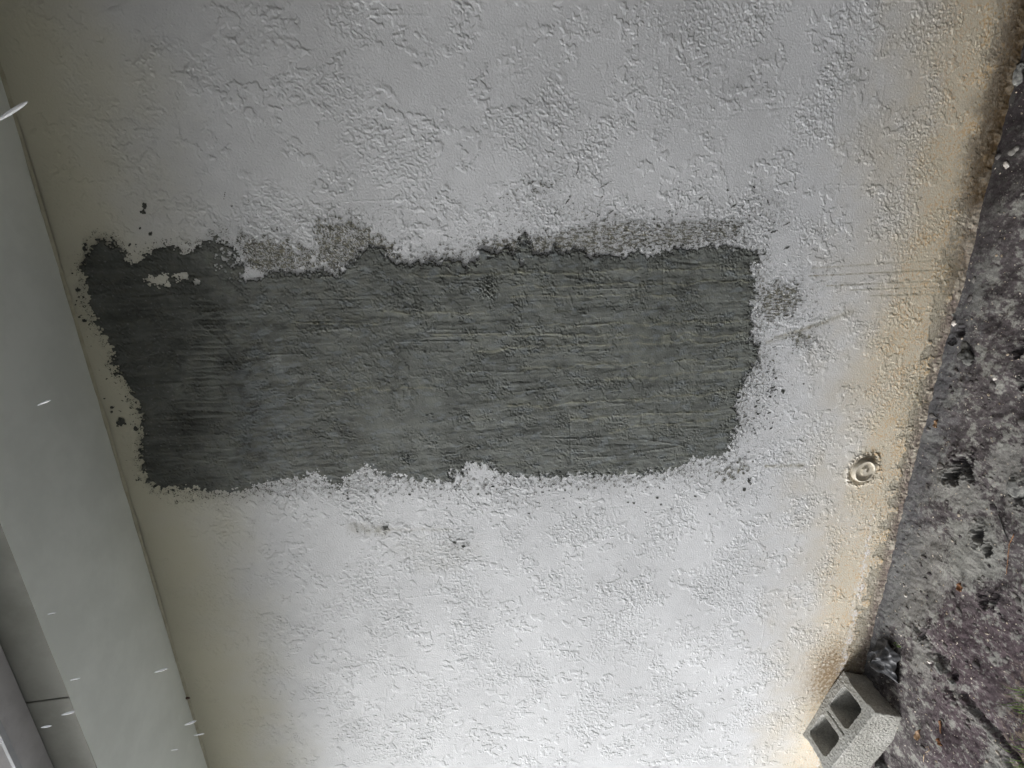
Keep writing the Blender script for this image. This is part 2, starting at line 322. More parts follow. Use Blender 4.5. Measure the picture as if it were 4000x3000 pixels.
# mortar relief
streak = fnoise(ms, MS, 0.020, 131, .6, (26, 1)); streak2 = fnoise(ms, MS, 0.05, 137, .5, (7, 1))
lump = fbm(ms, MS, 0.016, 139, 3, .8); pm = ss(.0, .7, fbm(ms, MS, 0.15, 149, 4)); plat = fbm(ms, MS, 0.09, 151, 4, .6, (1.6, 1))
mh = 0.0028 * ss(-3, 26, cov) + 0.00013 * streak * (1 - .6 * pm) + 0.00012 * streak2 + 0.0007 * lump * (.03 + .97 * pm) + 0.0007 * ss(-.03, .03, plat - .3) + 0.0006 * ss(-.03, .03, plat + .8) + 0.00012 * fine
mrg = np.random.default_rng(21)
SC = [(1345, 1350, 1545, 1555, 5, -.0024), (1495, 1330, 1560, 1405, 4, .0018), (2495, 1713, 2665, 1738, 4, .0020), (2450, 1772, 2670, 1738, 4, .0018), (2375, 1342, 2460, 1344, 6, -.0025), (2000, 1092, 2025, 1095, 5, -.0022), (2205, 1082, 2260, 1092, 6, .003), (2625, 1020, 2740, 1030, 6, -.0025), (2090, 1308, 2180, 1312, 5, -.0025), (2040, 1440, 2125, 1435, 5, -.0022), (2000, 1490, 2075, 1487, 5, -.0026), (2000, 1530, 2250, 1505, 4, .0016), (2225, 1640, 2232, 1820, 4, -.0018), (2590, 1000, 2588, 1260, 4, -.0016), (1540, 1840, 1640, 1790, 4, .001), (1640, 1630, 1690, 1615, 5, .002), (1250, 1290, 1420, 1275, 5, .0016), (1160, 1165, 1500, 1168, 3, -.0016), (1600, 1075, 1720, 1110, 4, .0014), (760, 1240, 830, 1212, 5, .002), (770, 1252, 900, 1360, 5, .0024), (880, 1300, 905, 1340, 6, -.0022), (720, 1480, 870, 1470, 3, -.0015), (700, 1600, 900, 1608, 4, -.0017), (2240, 1770, 2310, 1772, 4, -.0018), (2118, 1775, 2165, 1775, 5, -.002), (2600, 1420, 2680, 1400, 5, .002), (850, 1245, 900, 1300, 5, -.0016), (515, 1155, 640, 1148, 4, -.0018)]
for i in range(15): SC.append((860 + mrg.normal(0, 8) - 110, 1170 + i * 24 + mrg.normal(0, 5), 860 + mrg.normal(20, 25), 1170 + i * 24 + mrg.normal(0, 5), 4, mrg.choice([-.0020, .0018])))
for i in range(16): SC.append((640 + mrg.normal(0, 25), 1560 + i * 15 + mrg.normal(0, 5), 900 + mrg.normal(0, 40), 1555 + i * 16 + mrg.normal(0, 7), 3.2, mrg.choice([-.0013, .001])))
for i in range(34):
    a0 = mrg.uniform(600, 2700); b0 = mrg.uniform(1090, 1800); L = mrg.uniform(60, 330)
    SC.append((a0, b0, min(a0 + L, 2850), b0 + mrg.normal(0, .03) * L, mrg.uniform(2.5, 5), mrg.choice([-.0017, .0013, .0016])))
for i in range(26):
    a0 = mrg.uniform(700, 2700); b0 = mrg.uniform(1090, 1800); L = mrg.uniform(20, 70); an = mrg.uniform(.5, 2.2)
    SC.append((a0, b0, a0 + L * math.cos(an), b0 + L * math.sin(an), 4, mrg.choice([-.0017, .0016])))
for (ax, ay, bx, by, w, k) in SC:
    c = (QX > min(ax, bx) - 20) & (QX < max(ax, bx) + 20) & (QY > min(ay, by) - 20) & (QY < max(ay, by) + 20)
    if not c.any(): continue
    r = np.where(c.any(1))[0]; q = np.where(c.any(0))[0]; sl = (slice(r[0], r[-1] + 1), slice(q[0], q[-1] + 1))
    d, t = seg(QX[sl], QY[sl], ax, ay, bx, by)
    mh[sl] += 1.0 * k * np.exp(-(d / w) ** 2) * (np.sin(np.pi * np.clip(t, .03, .97)) ** .4) * (0.75 + .3 * lump[sl])
for (ax, ay, rr, k) in [(1660, 1565, 28, -.003), (1630, 1205, 30, .002), (1590, 1180, 14, -.002), (1900, 1125, 34, .0022), (2200, 1640, 40, -.0015), (1590, 1790, 24, .0016), (2690, 1515, 20, -.002)]:
    g = np.exp(-((QX - ax) ** 2 + (QY - ay) ** 2) / rr ** 2); mh += k * g * (1 + 0.8 * lump)
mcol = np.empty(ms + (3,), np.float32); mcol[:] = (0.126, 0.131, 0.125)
ml = fbm(ms, MS, 0.30, 157, 4); mm = fbm(ms, MS, 0.06, 163, 4)
bands = fnoise(ms, MS, .045, 181, .6, (16, 1)); mcol *= (1 + .11 * ml + .06 * mm + .09 * bands)[..., None]
yel = ss(.9, 1.7, fnoise(ms, MS, 0.016, 167, .4, (14, 1)) + .3 * ml) * ss(1500, 2000, QX)
mcol = mix(mcol, (0.20, 0.195, 0.135), yel * .15)
oli = ss(0, 1.2, mm + .4 * streak) * ss(2000, 1200, QX)
mcol = mix(mcol, (0.115, 0.11, 0.085), oli * .3)
blu = ss(.2, 1.4, fbm(ms, MS, 0.05, 173, 4, .6, (2, 1)) + 1.6 * np.exp(-(((QX - 1010) / 140) ** 2 + ((QY - 1600) / 220) ** 2)) - .3)
mcol = mix(mcol, (0.17, 0.185, 0.20), np.clip(blu * .55 * ss(800, 1000, QX), 0, 1))
wet = ss(1060, 620, QX + 40 * ml + 25 * mm)          # damp mortar, with the shading near the eave painted in as well
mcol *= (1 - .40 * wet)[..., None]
TROWEL = [(2000, 1068, 2300, 1058), (2300, 1058, 2920, 1044), (2000, 1120, 2940, 1094), (2000, 1158, 2640, 1150), (1880, 1010, 1700, 1030), (1600, 1072, 2040, 1066), (2060, 1277, 2950, 1250), (1700, 1310, 2600, 1312), (2600, 1312, 2930, 1300), (1850, 1375, 2120, 1352), (2120, 1352, 2420, 1345), (2420, 1345, 2900, 1325), (2360, 1478, 2900, 1448), (2180, 1580, 2480, 1556), (2480, 1556, 2890, 1520), (1990, 1582, 2180, 1580), (2230, 1642, 2800, 1604), (2380, 1682, 2780, 1640), (2040, 1440, 2900, 1400), (1500, 1220, 1900, 1225), (1150, 1255, 1480, 1262), (1220, 1520, 1700, 1512)]
for (ax, ay, bx, by) in TROWEL:
    d, t = seg(QX, QY + 5 * ml, ax, ay, bx, by)
    e = np.exp(-(d / 3.2) ** 2) * np.clip(.85 + .3 * mm, 0, 1); mh += .0007 * e; mcol = mix(mcol, (.27, .262, .20), .45 * e)
    e2 = np.exp(-(d / 16.0) ** 2) * ss(-.5, .8, mm); mcol = mix(mcol, (.19, .185, .14), .22 * e2)
dots = ss(1.8, 2.4, fnoise(ms, MS, .012, 179, .4)); mcol = mix(mcol, (.24, .25, .25), dots * .4); mcol *= np.array([.985, 1.01, .985], np.float32)
for (ax, ay, r1, r2, k) in [(1080, 1405, 24, 20, .7), (1095, 1440, 22, 9, .8), (1150, 1465, 14, 10, .6)]:
    mcol = mix(mcol, (.26, .28, .27), np.clip(k * np.exp(-(((QX - ax) / r1) ** 2 + ((QY - ay) / r2) ** 2)) * (1 + .5 * rag), 0, 1))
edgecol = ss(40, 0, cov) * ss(-.5, .8, rag); mcol = mix(mcol, (.085, .085, .07), edgecol * .2)

def cells(mask):       # vertex mask -> face mask
    return mask[:-1, :-1] & mask[1:, :-1] & mask[:-1, 1:] & mask[1:, 1:]
# wall mesh (with coarse continuation beyond the photographed part)
Vw = np.stack([X, -(hgt + wav), Z], -1)
x0, x1, z0, z1 = xs[0], xs[-1], zs[0], zs[-1]
ev, eq, ec = [], [], []
def coarse(a0, b0, a1, b1, y, n, vert=True):
    k = len(ev); ev.extend([(a0, y, b0), (a1, y, b0), (a1, y, b1), (a0, y, b1)]); eq.append((k, k + 1, k + 2, k + 3))
    ec.extend([(.592, .604, .622)] * 4)
coarse(-7, z0, x0 + .004, z1, .0006, 0); coarse(x1 - .004, z0, 5, z1, .0006, 0); coarse(-7, z1 - .002, 5, 3.05, .0006, 0); coarse(-7, -.5, 5, z0 + .002, .0006, 0)
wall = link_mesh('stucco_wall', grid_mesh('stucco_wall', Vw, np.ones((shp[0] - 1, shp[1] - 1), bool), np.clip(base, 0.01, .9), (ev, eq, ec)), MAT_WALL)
tag(wall, 'white painted stucco house wall with rusty stains along its foot and a grey mortar repair', 'wall')
# mortar patch: a raised slab with edges turned back to the wall
def mortar(name, mask, off, col, label):
    f = cells(mask) if name != 'mortar_smear' else mask[:-1, :-1]
    near = mask.copy()
    edge = np.zeros(ms, bool)
    if name == 'mortar_patch': edge[1:-1, 1:-1] = mask[1:-1, 1:-1] & ~(mask[:-2, 1:-1] & mask[2:, 1:-1] & mask[1:-1, :-2] & mask[1:-1, 2:])
    h = wallh + off
    h = np.where(edge, wallh + 0.0002, h)
    V = np.stack([MX, -h, MZ], -1)
    o = link_mesh(name, grid_mesh(name, V, f, np.clip(col, .01, .9)), MAT_MORTAR, wall)
    if label: o['label'] = label
    return o
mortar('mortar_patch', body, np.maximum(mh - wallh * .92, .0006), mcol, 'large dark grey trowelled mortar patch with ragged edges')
sm = np.clip(.5 + .3 * strx + .2 * fine, 0, 1); fcol = mix(np.broadcast_to(np.array([.205, .195, .140], np.float32), ms + (3,)), (.085, .085, .070), ss(.30, .85, sm + .2 * rag + .25 * np.exp(np.minimum(cov, 0) / 30)))
wcol = np.stack([sample(base[..., k]) for k in range(3)], -1)
fa = ss(0, .85, fs) * .90 + .06
fcol = wcol * (1 - fa[..., None]) + fcol * fa[..., None]
mortar('mortar_smear', film, .0010 + .0003 * np.clip(fine, -.5, 1), fcol, 'thin olive grey mortar smears wiped over the stucco round the patch')
mortar('mortar_spatter', spat, .0013 + .0003 * fine, np.broadcast_to(np.array([.055, .057, .052], np.float32), ms + (3,)), 'small dark mortar splashes')

# ---------------------------------------------------------------- eave and gutter
def box(bm, p0, p1, bev=0.0):
    r = bmesh.ops.create_cube(bm, size=1.0)
    for v in r['verts']:
        v.co = Vector([p0[i] + (v.co[i] + .5) * (p1[i] - p0[i]) for i in range(3)])
    if bev:
        bmesh.ops.bevel(bm, geom=list({e for v in r['verts'] for e in v.link_edges}), offset=bev, segments=2, affect='EDGES')
MAT_SOFFIT = mat_plain('soffit_paint', (.71, .74, .70), (.77, .80, .76), 6, .7, .25, dist=.003)
MAT_FASCIA = mat_plain('fascia_paint', (.25, .255, .23), (.30, .305, .28), 9, .7, .3)
MAT_GUT = mat_plain('gutter_metal', (.42, .41, .42), (.50, .49, .50), 12, .45, .1)
MAT_LIP = mat_plain('gutter_lip', (.30, .31, .33), (.36, .37, .39), 12, .35, .05)
SX0, SX1 = -7.0, 5.0
ev_o = bpy.data.objects.new('roof_eave', None); COL.objects.link(ev_o)
tag(ev_o, 'grey painted soffit and fascia of the roof eave above the wall', 'eave')
bm = bmesh.new()
# soffit as a gently uneven board grid
nxs = 240; nys = 10
vs = [[bm.verts.new((SX0 + (SX1 - SX0) * i / nxs, -0.4150 * j / nys + .0, H + .0016 * noise.noise(Vector((i * .35, j * .5, 3))))) for i in range(nxs + 1)] for j in range(nys + 1)]
for j in range(nys):
    for i in range(nxs): bm.faces.new((vs[j][i], vs[j + 1][i], vs[j + 1][i + 1], vs[j][i + 1]))
me = mesh_from('soffit_panel', bm, True); link_mesh('soffit_panel', me, MAT_SOFFIT, ev_o)
bm = bmesh.new()
jx = on_wall(274, 2726, -.414)[0]
box(bm, (SX0, -.4125, H + .002), (jx - .0012, -.390, H + .22), .0010); box(bm, (jx + .0012, -.4110, H + .002), (SX1, -.390, H + .22), .0010)
box(bm, (jx - .004, -.3900, H), (jx + .004, -.386, H + .22))
link_mesh('fascia_board', mesh_from('fascia_board', bm), MAT_FASCIA, ev_o)
bm = bmesh.new(); box(bm, (SX0, -.0, 3.052), (SX1, 3.5, 3.10)); box(bm, (SX0, -.45, 2.99), (SX1, -.0, 3.05))
link_mesh('roof_deck', mesh_from('roof_deck', bm), mat_plain('roof_shingle', (.06, .055, .05), (.11, .10, .09), 40, .9, .5), ev_o)
# caulk line where soffit meets wall
bm = bmesh.new()
prof = [(-.0005, -.006), (-.002, -.004), (-.004, -.002), (-.006, -.0003), (-.0, .002)]
N = 700; rows = []
for i in range(N + 1):
    x = SX0 + (SX1 - SX0) * i / N; s = 1 + .35 * noise.noise(Vector((x * 14, 0, 5))) + .2 * noise.noise(Vector((x * 50, 0, 9)))
    rows.append([bm.verts.new((x, p[0] * s - .0012, H + p[1] * s)) for p in prof])
for i in range(N):
    for j in range(4): bm.faces.new((rows[i][j], rows[i + 1][j], rows[i + 1][j + 1], rows[i][j + 1]))
link_mesh('caulk_bead', mesh_from('caulk_bead', bm, True), mat_plain('caulk', (.36, .34, .25), (.44, .42, .32), 25, .6, .2), ev_o)
gut = bpy.data.objects.new('rain_gutter', None); COL.objects.link(gut); gut.location = (0, 0, 0)
tag(gut, 'grey metal rain gutter with a bright front lip on the fascia', 'gutter')
GZ = 2.864
def strip(name, prof, mat, smooth=False):
    bm = bmesh.new(); a = [bm.verts.new((SX0, y, z)) for y, z in prof]; b = [bm.verts.new((SX1, y, z)) for y, z in prof]
    for i in range(len(prof)):
        j = (i + 1) % len(prof); bm.faces.new((a[i], a[j], b[j], b[i]))
    bm.faces.new(a[::-1]); bm.faces.new(b)
    return link_mesh(name, mesh_from(name, bm, smooth), mat, gut)
strip('trough', [(-.4145, GZ), (-.482, GZ), (-.482, GZ + .004), (-.4185, GZ + .004), (-.4185, GZ + .115), (-.4145, GZ + .115)], MAT_GUT)
strip('front_lip', [(-.4825, GZ - .001), (-.494, GZ + .001), (-.494, GZ + .008), (-.4825, GZ + .008)], MAT_LIP)
strip('front_face', [(-.488, GZ + .0085), (-.5, GZ + .03), (-.525, GZ + .075), (-.53, GZ + .115), (-.527, GZ + .115), (-.520, GZ + .076), (-.485, GZ + .0085)], MAT_GUT)

# ---------------------------------------------------------------- board fence added out of view to block sky light from the right
fen = bpy.data.objects.new('shade_fence', None); COL.objects.link(fen); fen.location = (.70, 0, 0)
tag(fen, 'added tall dark board fence out of view, shading the right end of the wall', 'fence')
MAT_FENCE = mat_plain('shade_fence_wood', (.035, .028, .022), (.075, .062, .05), 14, .9, .4)
rf = random.Random(3)
for i in range(26):
    bm = bmesh.new(); y0 = -.03 - i * .152; box(bm, (-.011 + rf.uniform(-.002, .002), y0 - .148, -.02), (.011, y0, 2.74 + rf.uniform(-.01, .01)), .002)
    link_mesh('board', mesh_from('board', bm), MAT_FENCE, fen)
for z in (.35, 1.2, 2.1):
    bm = bmesh.new(); box(bm, (.012, -3.98, z), (.05, -.03, z + .09), .003); link_mesh('rail', mesh_from('rail', bm), MAT_FENCE, fen)
# ---------------------------------------------------------------- house added out of view to shade the right side of the wall
nh = bpy.data.objects.new('shade_house', None); COL.objects.link(nh); nh.location = (0, 0, 0)
tag(nh, 'added grey brown house out of view, shading the right side of the wall', 'house')
MAT_NW = mat_plain('brown_render', (.19, .18, .165), (.25, .24, .22), 8, .9, .4)
bm = bmesh.new(); box(bm, (-6.0, -9.0, -.1), (7.0, -3.1, 6.9), .01); link_mesh('wall', mesh_from('wall', bm), MAT_NW, nh)
bm = bmesh.new(); vv = [bm.verts.new(p) for p in [(-6.2, -9.4, 6.91), (7.4, -9.4, 6.91), (7.4, -2.85, 6.91), (-6.2, -2.85, 6.91), (-6.2, -6, 8.0), (7.4, -6, 8.0)]]
for f in [(0, 1, 5, 4), (3, 4, 5, 2), (0, 4, 3), (1, 2, 5), (0, 3, 2, 1)]: bm.faces.new([vv[i] for i in f])
link_mesh('roof', mesh_from('roof', bm), mat_plain('dark_shingle', (.04, .04, .04), (.08, .075, .07), 30, .9, .5), nh)
for wx in (.9, 3.2):
    bm = bmesh.new(); box(bm, (wx, -3.11, 1.0), (wx + 1.0, -3.06, 2.2), .004); wf = link_mesh('window', mesh_from('window', bm), mat_plain('window_frame', (.4, .4, .38), (.5, .5, .48), 8, .5), nh)
    bm = bmesh.new(); box(bm, (wx + .06, -3.058, 1.06), (wx + .94, -3.052, 2.14)); link_mesh('pane', mesh_from('pane', bm), mat_plain('dark_glass', (.02, .022, .025), (.03, .032, .035), 3, .08), wf)
# ---------------------------------------------------------------- pipe stub in the wall
ps = bpy.data.objects.new('pipe_fitting', None); COL.objects.link(ps); ps.location = (pc[0], -0.001, pc[2])
tag(ps, 'round cream painted pipe fitting set in the wall near the ground', 'pipe fitting')
MAT_PIPE = mat_plain('painted_pipe', (.50, .45, .36), (.66, .62, .53), 60, .45, .3)
def lathe(name, prof, mat, seg_=48, sy=1.0, parent=ps):
    bm = bmesh.new(); rings = []
    for r, y in prof:
        rings.append([bm.verts.new((r * math.cos(2 * math.pi * k / seg_), -y, r * sy * math.sin(2 * math.pi * k / seg_))) for k in range(seg_)])
    for i in range(len(rings) - 1):
        for k in range(seg_): bm.faces.new((rings[i][k], rings[i][(k + 1) % seg_], rings[i + 1][(k + 1) % seg_], rings[i + 1][k]))
    bmesh.ops.recalc_face_normals(bm, faces=bm.faces)
    return link_mesh(name, mesh_from(name, bm, True), mat, parent)
R0 = .0435
lathe('rim', [(R0 + .001, -.004), (R0 + .001, .008), (R0 - .0008, .0105), (R0 - .0035, .0108), (R0 - .006, .0095), (R0 - .0065, .004), (R0 - .0065, -.004)], MAT_PIPE)
lathe('inner_plate', [(R0 - .0064, .0035), (.030, .0030), (.022, .0022), (.010, .0018), (.001, .0018)], MAT_PIPE)
bm = bmesh.new()
pts = [(-.017, -.010), (-.015, .006), (-.006, .012), (.010, .010), (.016, .002), (.012, -.004), (.0, -.003), (-.004, -.013), (-.012, -.016)]
a = [bm.verts.new((x * 1.15, -.0015, z * 1.15)) for x, z in pts]; b = [bm.verts.new((x * .95, -.010, z * .95)) for x, z in pts]
for i in range(len(pts)): bm.faces.new((a[i], a[(i + 1) % len(pts)], b[(i + 1) % len(pts)], b[i]))
bm.faces.new(b); bmesh.ops.recalc_face_normals(bm, faces=bm.faces)
link_mesh('raised_tab', mesh_from('raised_tab', bm), MAT_PIPE, ps)

# ---------------------------------------------------------------- ground
GS = 0.0025
gx = np.arange(-3.7, 1.0, GS); gy = np.arange(-1.25, 0.03, GS)
GX, GY = np.meshgrid(gx, gy); gs = GX.shape
UX, UY = to_px(np.stack([GX, GY, np.zeros_like(GX)], -1)); UX = UX.astype(np.float32); UY = UY.astype(np.float32)
g1 = fbm(gs, GS, .5, 201, 5, .55); g2 = fbm(gs, GS, .06, 207, 4, .7); g3 = fnoise(gs, GS, .009, 211, .5); g4 = fbm(gs, GS, .14, 217, 5, .7)
gh = .005 * g1 + .0006 * g2 + .0004 * g3
clod = fbm(gs, GS, .022, 223, 3, .7); gh += .002 * ss(1.5, 2.6, clod + .4 * g4)
gcol = np.empty(gs + (3,), np.float32); gcol[:] = (.128, .113, .114)
lowr = ss(3560, 3700, UX) * ss(2200, 2500, UY)
gcol = mix(gcol, (.118, .090, .098), lowr * .9 + .3 * (1 - lowr) * ss(-.2, 1, g4))
gcol *= (1 + .16 * g4 + .10 * g2)[..., None]
lightm = ss(.15, 1.1, g4 + .35 * g2 - .35 - .7 * lowr)
PALE = [([(3700, 2030), (3880, 2020), (3935, 2160), (3900, 2260), (3760, 2300), (3690, 2230)], .9), ([(3640, 1780), (3800, 1850), (3860, 2000), (3760, 2010), (3700, 1950), (3620, 1960)], .7), ([(3860, 1780), (4000, 1700), (4000, 2060), (3900, 1960)], .6),
        ([(3540, 2080), (3680, 2060), (3740, 2250), (3620, 2450), (3440, 2460), (3480, 2280)], .55), ([(3560, 2440), (3640, 2520), (3640, 2700), (3570, 2620)], .6), ([(3860, 2880), (3990, 3000), (3830, 3060)], .95), ([(3990, 2990), (3740, 2705), (3725, 2720), (3870, 2900), (3960, 3060)], .8),
        ([(3830, 990), (3870, 1010), (3880, 1080), (3840, 1070)], .9), ([(3800, 1080), (3850, 1100), (3850, 1220), (3790, 1230)], .8), ([(3880, 1160), (3920, 1170), (3900, 1230)], .9), ([(3970, 200), (4010, 200), (4010, 300), (3975, 290)], .9), ([(3940, 700), (3980, 710), (3960, 745)], .8), ([(3855, 640), (3900, 830), (3850, 900), (3840, 800)], .35), ([(3650, 2560), (3700, 2600), (3690, 2640), (3640, 2600)], .8), ([(3710, 2650), (3735, 2670), (3725, 2700), (3705, 2680)], .8)]
for poly, k in PALE:
    s = sdf(poly, UX, UY); lightm = np.maximum(lightm * (1 - .0 * s), k * ss(-12, 16, s + 12 * g2 + 5 * g3))
fl = fbm(gs, GS, .035, 227, 3, .8); lightm = np.maximum(lightm, ss(1.0, 1.35, fl + .3 * g4) * .75)
gcol = mix(gcol, (.37, .37, .335), np.clip(lightm, 0, 1) * (0.80 + .12 * np.clip(g3, -1, 1)))
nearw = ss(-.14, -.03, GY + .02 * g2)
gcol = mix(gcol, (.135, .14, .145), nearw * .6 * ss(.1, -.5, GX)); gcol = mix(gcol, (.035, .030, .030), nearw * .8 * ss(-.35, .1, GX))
purp = ss(.4, 1.6, fbm(gs, GS, .025, 229, 3, .8)); gcol = mix(gcol, (.085, .060, .070), purp * .35 * (1 - .7 * lightm))
yell = ss(3880, 4000, UX) * ss(2500, 2750, UY) * ss(.0, 1.2, g2 + .5 * g3); gcol = mix(gcol, (.34, .27, .19), yell * .7)
# pits dug by rain drips and a furrow
for (ax, ay, r1, r2, an, dep, k) in [(3760, 1815, 38, 40, 0, .05, .95), (3722, 1862, 34, 26, .0, .06, 1), (3790, 1845, 16, 34, -.4, .03, .9), (3822, 2090, 24, 38, 0, .04, .95), (3862, 2150, 18, 26, 0, .05, 1), (3850, 2345, 22, 30, .0, .03, .7), (3890, 2345, 12, 34, .3, .025, .7), (3975, 1930, 30, 46, 0, .03, .6),
                                  (3765, 1300, 14, 22, 0, .03, 1), (3728, 1330, 16, 18, 0, .02, .8), (3990, 1370, 16, 26, 0, .03, .8), (3995, 1500, 12, 30, 0, .03, .8), (3460, 2660, 40, 36, 0, .02, .8), (3620, 2470, 8, 36, .6, .02, .7), (3735, 2640, 12, 16, 0, .02, .8)]:
    dx = UX - ax; dy = UY - ay; dx, dy = dx * math.cos(an) + dy * math.sin(an), -dx * math.sin(an) + dy * math.cos(an)
    r = np.sqrt((dx / r1) ** 2 + (dy / r2) ** 2) + .22 * g2 + .06 * g3
    p = ss(1.25, .35, r); gh -= .62 * dep * p * (1 + .1 * g2); gh += .006 * np.exp(-((r - 1.3) / .25) ** 2)
    gcol = mix(gcol, (.030, .026, .028), p * .85 * k)
for (ax, ay, bx, by, w, k) in [(3765, 2715, 4000, 2985, 12, 1), (3720, 2700, 3735, 2745, 8, .8), (3580, 2440, 3645, 2530, 7, .6), (3660, 2560, 3700, 2620, 9, .8), (3930, 2960, 4000, 3060, 12, 1), (3515, 2515, 3560, 2580, 6, .5)]:
    d, t = seg(UX + 6 * g2, UY, ax, ay, bx, by); gh -= .014 * k * np.exp(-(d / w) ** 2); gcol = mix(gcol, (.04, .036, .036), .55 * k * np.exp(-(d / (w * .8)) ** 2))  # shadow line beside the ridge painted dark into the soil colour
    d, t = seg(UX + 6 * g2, UY, ax - 24, ay + 4, bx - 24, by + 4); gh += .010 * k * np.exp(-(d / (w * 1.3)) ** 2)
gh *= 1 - .75 * np.exp(np.minimum(GY, 0) / .05)
# sand banked against the wall foot
gh += .010 * ss(-.05, 0, GY + .003 * g2) * ss(-.2, -.7, GX)
# under the block the soil has sunk a little
gh *= 1 - .7 * np.exp(-(((GX + 2.1) / .3) ** 2 + ((GY + .1) / .2) ** 2))
spk = ss(2.5, 2.9, fnoise(gs, GS, .010, 233, .3)); gcol = mix(gcol, (.46, .42, .36), spk * .6)
fade = ss(0, .04, GX - gx[0]) * ss(0, .04, gx[-1] - GX) * ss(0, .04, GY - gy[0])
gh *= fade
farf = 1 - ss(0, .45, GX - gx[0] + .05 * g2) * ss(0, .35, GY - gy[0] + .05 * g2)
gcol = mix(gcol, (.555, .555, .52), np.clip(farf, 0, 1))
ev, eq, ec = [], [], []
def gflat(a0, b0, a1, b1):
    k = len(ev); ev.extend([(a0, b0, 0), (a1, b0, 0), (a1, b1, 0), (a0, b1, 0)]); eq.append((k, k + 1, k + 2, k + 3)); ec.extend([(.40, .40, .375)] * 4)
xa, xb, ya, yb = gx[0], gx[-1], gy[0], gy[-1]
gflat(-400, -400, 400, ya); gflat(-400, ya, xa, yb); gflat(xb, ya, 400, yb); gflat(-400, yb, 400, 400)
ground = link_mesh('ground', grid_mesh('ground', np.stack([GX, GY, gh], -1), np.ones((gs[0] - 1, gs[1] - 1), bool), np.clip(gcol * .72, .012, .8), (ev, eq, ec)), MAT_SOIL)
tag(ground, 'dark sandy soil with pale crusted patches and drip holes', None, None, 'structure')
def gz(x, y):
    i = min(max(int(round((x - gx[0]) / GS)), 0), gs[1] - 1); j = min(max(int(round((y - gy[0]) / GS)), 0), gs[0] - 1)
    return float(gh[j, i])

# ---------------------------------------------------------------- hollow concrete block
B_T1 = Vector((-1.9669, -0.0106, 0.12206)); B_R = rot(-0.0477452, 0.3350672, -0.06057)
blk = bpy.data.objects.new('concrete_block', None); COL.objects.link(blk)
bu, bv, bw_ = Vector(B_R @ [1, 0, 0]), Vector(B_R @ [0, -1.0, 0]), Vector(B_R @ [0, 0, 1.0])
blk.matrix_world = Matrix(((bu.x, bv.x, bw_.x, B_T1.x), (bu.y, bv.y, bw_.y, B_T1.y), (bu.z, bv.z, bw_.z, B_T1.z), (0, 0, 0, 1)))
# local frame: x 0..-.39 along the block, y 0..0.19 away from the wall, z 0..-.19 down   (y axis mirrored, handled by recalc)
tag(blk, 'grey hollow concrete block with two cells tilted against the foot of the wall', 'concrete block')
def rrect(x0, y0, x1, y1, r, n=5):
    out = []
    for cx, cy, a0 in [(x1 - r, y1 - r, 0), (x0 + r, y1 - r, 90), (x0 + r, y0 + r, 180), (x1 - r, y0 + r, 270)]:
        for k in range(n + 1):
            a = math.radians(a0 + 90 * k / n); out.append((cx + r * math.cos(a), cy + r * math.sin(a)))
    return out
outer = [(0, 0), (0, .034), (-.008, .046), (-.008, .144), (0, .156), (0, .19), (-.39, .19), (-.39, .156), (-.382, .144), (-.382, .046), (-.39, .034), (-.39, 0)]
hole1 = rrect(-.172, .034, -.040, .148, .02); hole2 = rrect(-.352, .034, -.222, .148, .02); slit = rrect(-.199, .040, -.191, .150, .003, 2)
def shell(zt, zb, holes_top, holes_bot):
    bm = bmesh.new(); loops_t, loops_b = [], []
    for src, dst, z in ((holes_top, loops_t, zt), (holes_bot, loops_b, zb)):
        for lp in src: dst.append([bm.verts.new((x, y, z)) for x, y in lp])
    for lt, lb in zip(loops_t, loops_b):
        n = len(lt)
        for i in range(n): bm.faces.new((lt[i], lt[(i + 1) % n], lb[(i + 1) % n], lb[i]))
    for lps in (loops_t, loops_b):
        ed = []
        for lp in lps:
            for i in range(len(lp)):
                e = bm.edges.get((lp[i], lp[(i + 1) % len(lp)])); ed.append(e)
        bmesh.ops.triangle_fill(bm, use_beauty=True, use_dissolve=False, edges=ed)
    bmesh.ops.recalc_face_normals(bm, faces=bm.faces)
    return bm
tp = lambda h, g: [(cx + (x - cx) * g, cy + (y - cy) * g) for x, y in h for cx, cy in [((min(p[0] for p in h) + max(p[0] for p in h)) / 2, (min(p[1] for p in h) + max(p[1] for p in h)) / 2)]]
bm = shell(0, -.19, [outer, hole1, hole2, slit], [outer, tp(hole1, .93), tp(hole2, .93), slit])
MAT_BLOCK = bpy.data.materials.new('concrete_block'); MAT_BLOCK.use_nodes = True
t = MAT_BLOCK.node_tree; b = t.nodes['Principled BSDF']; tc = t.nodes.new('ShaderNodeTexCoord')
n1 = t.nodes.new('ShaderNodeTexNoise'); n1.inputs['Scale'].default_value = 150; n1.inputs['Detail'].default_value = 4; n1.inputs['Roughness'].default_value = .75
n2 = t.nodes.new('ShaderNodeTexNoise'); n2.inputs['Scale'].default_value = 9; n2.inputs['Detail'].default_value = 5
rp = t.nodes.new('ShaderNodeValToRGB'); rp.color_ramp.elements[0].position = .33; rp.color_ramp.elements[1].position = .68
rp.color_ramp.elements[0].color = (.28, .28, .26, 1); rp.color_ramp.elements[1].color = (.56, .55, .52, 1)
rp2 = t.nodes.new('ShaderNodeValToRGB'); rp2.color_ramp.elements[0].position = .35; rp2.color_ramp.elements[1].position = .7
rp2.color_ramp.elements[0].color = (.80, .80, .78, 1); rp2.color_ramp.elements[1].color = (1.1, 1.1, 1.1, 1)
mu = t.nodes.new('ShaderNodeMix'); mu.data_type = 'RGBA'; mu.blend_type = 'MULTIPLY'; mu.inputs[0].default_value = 1
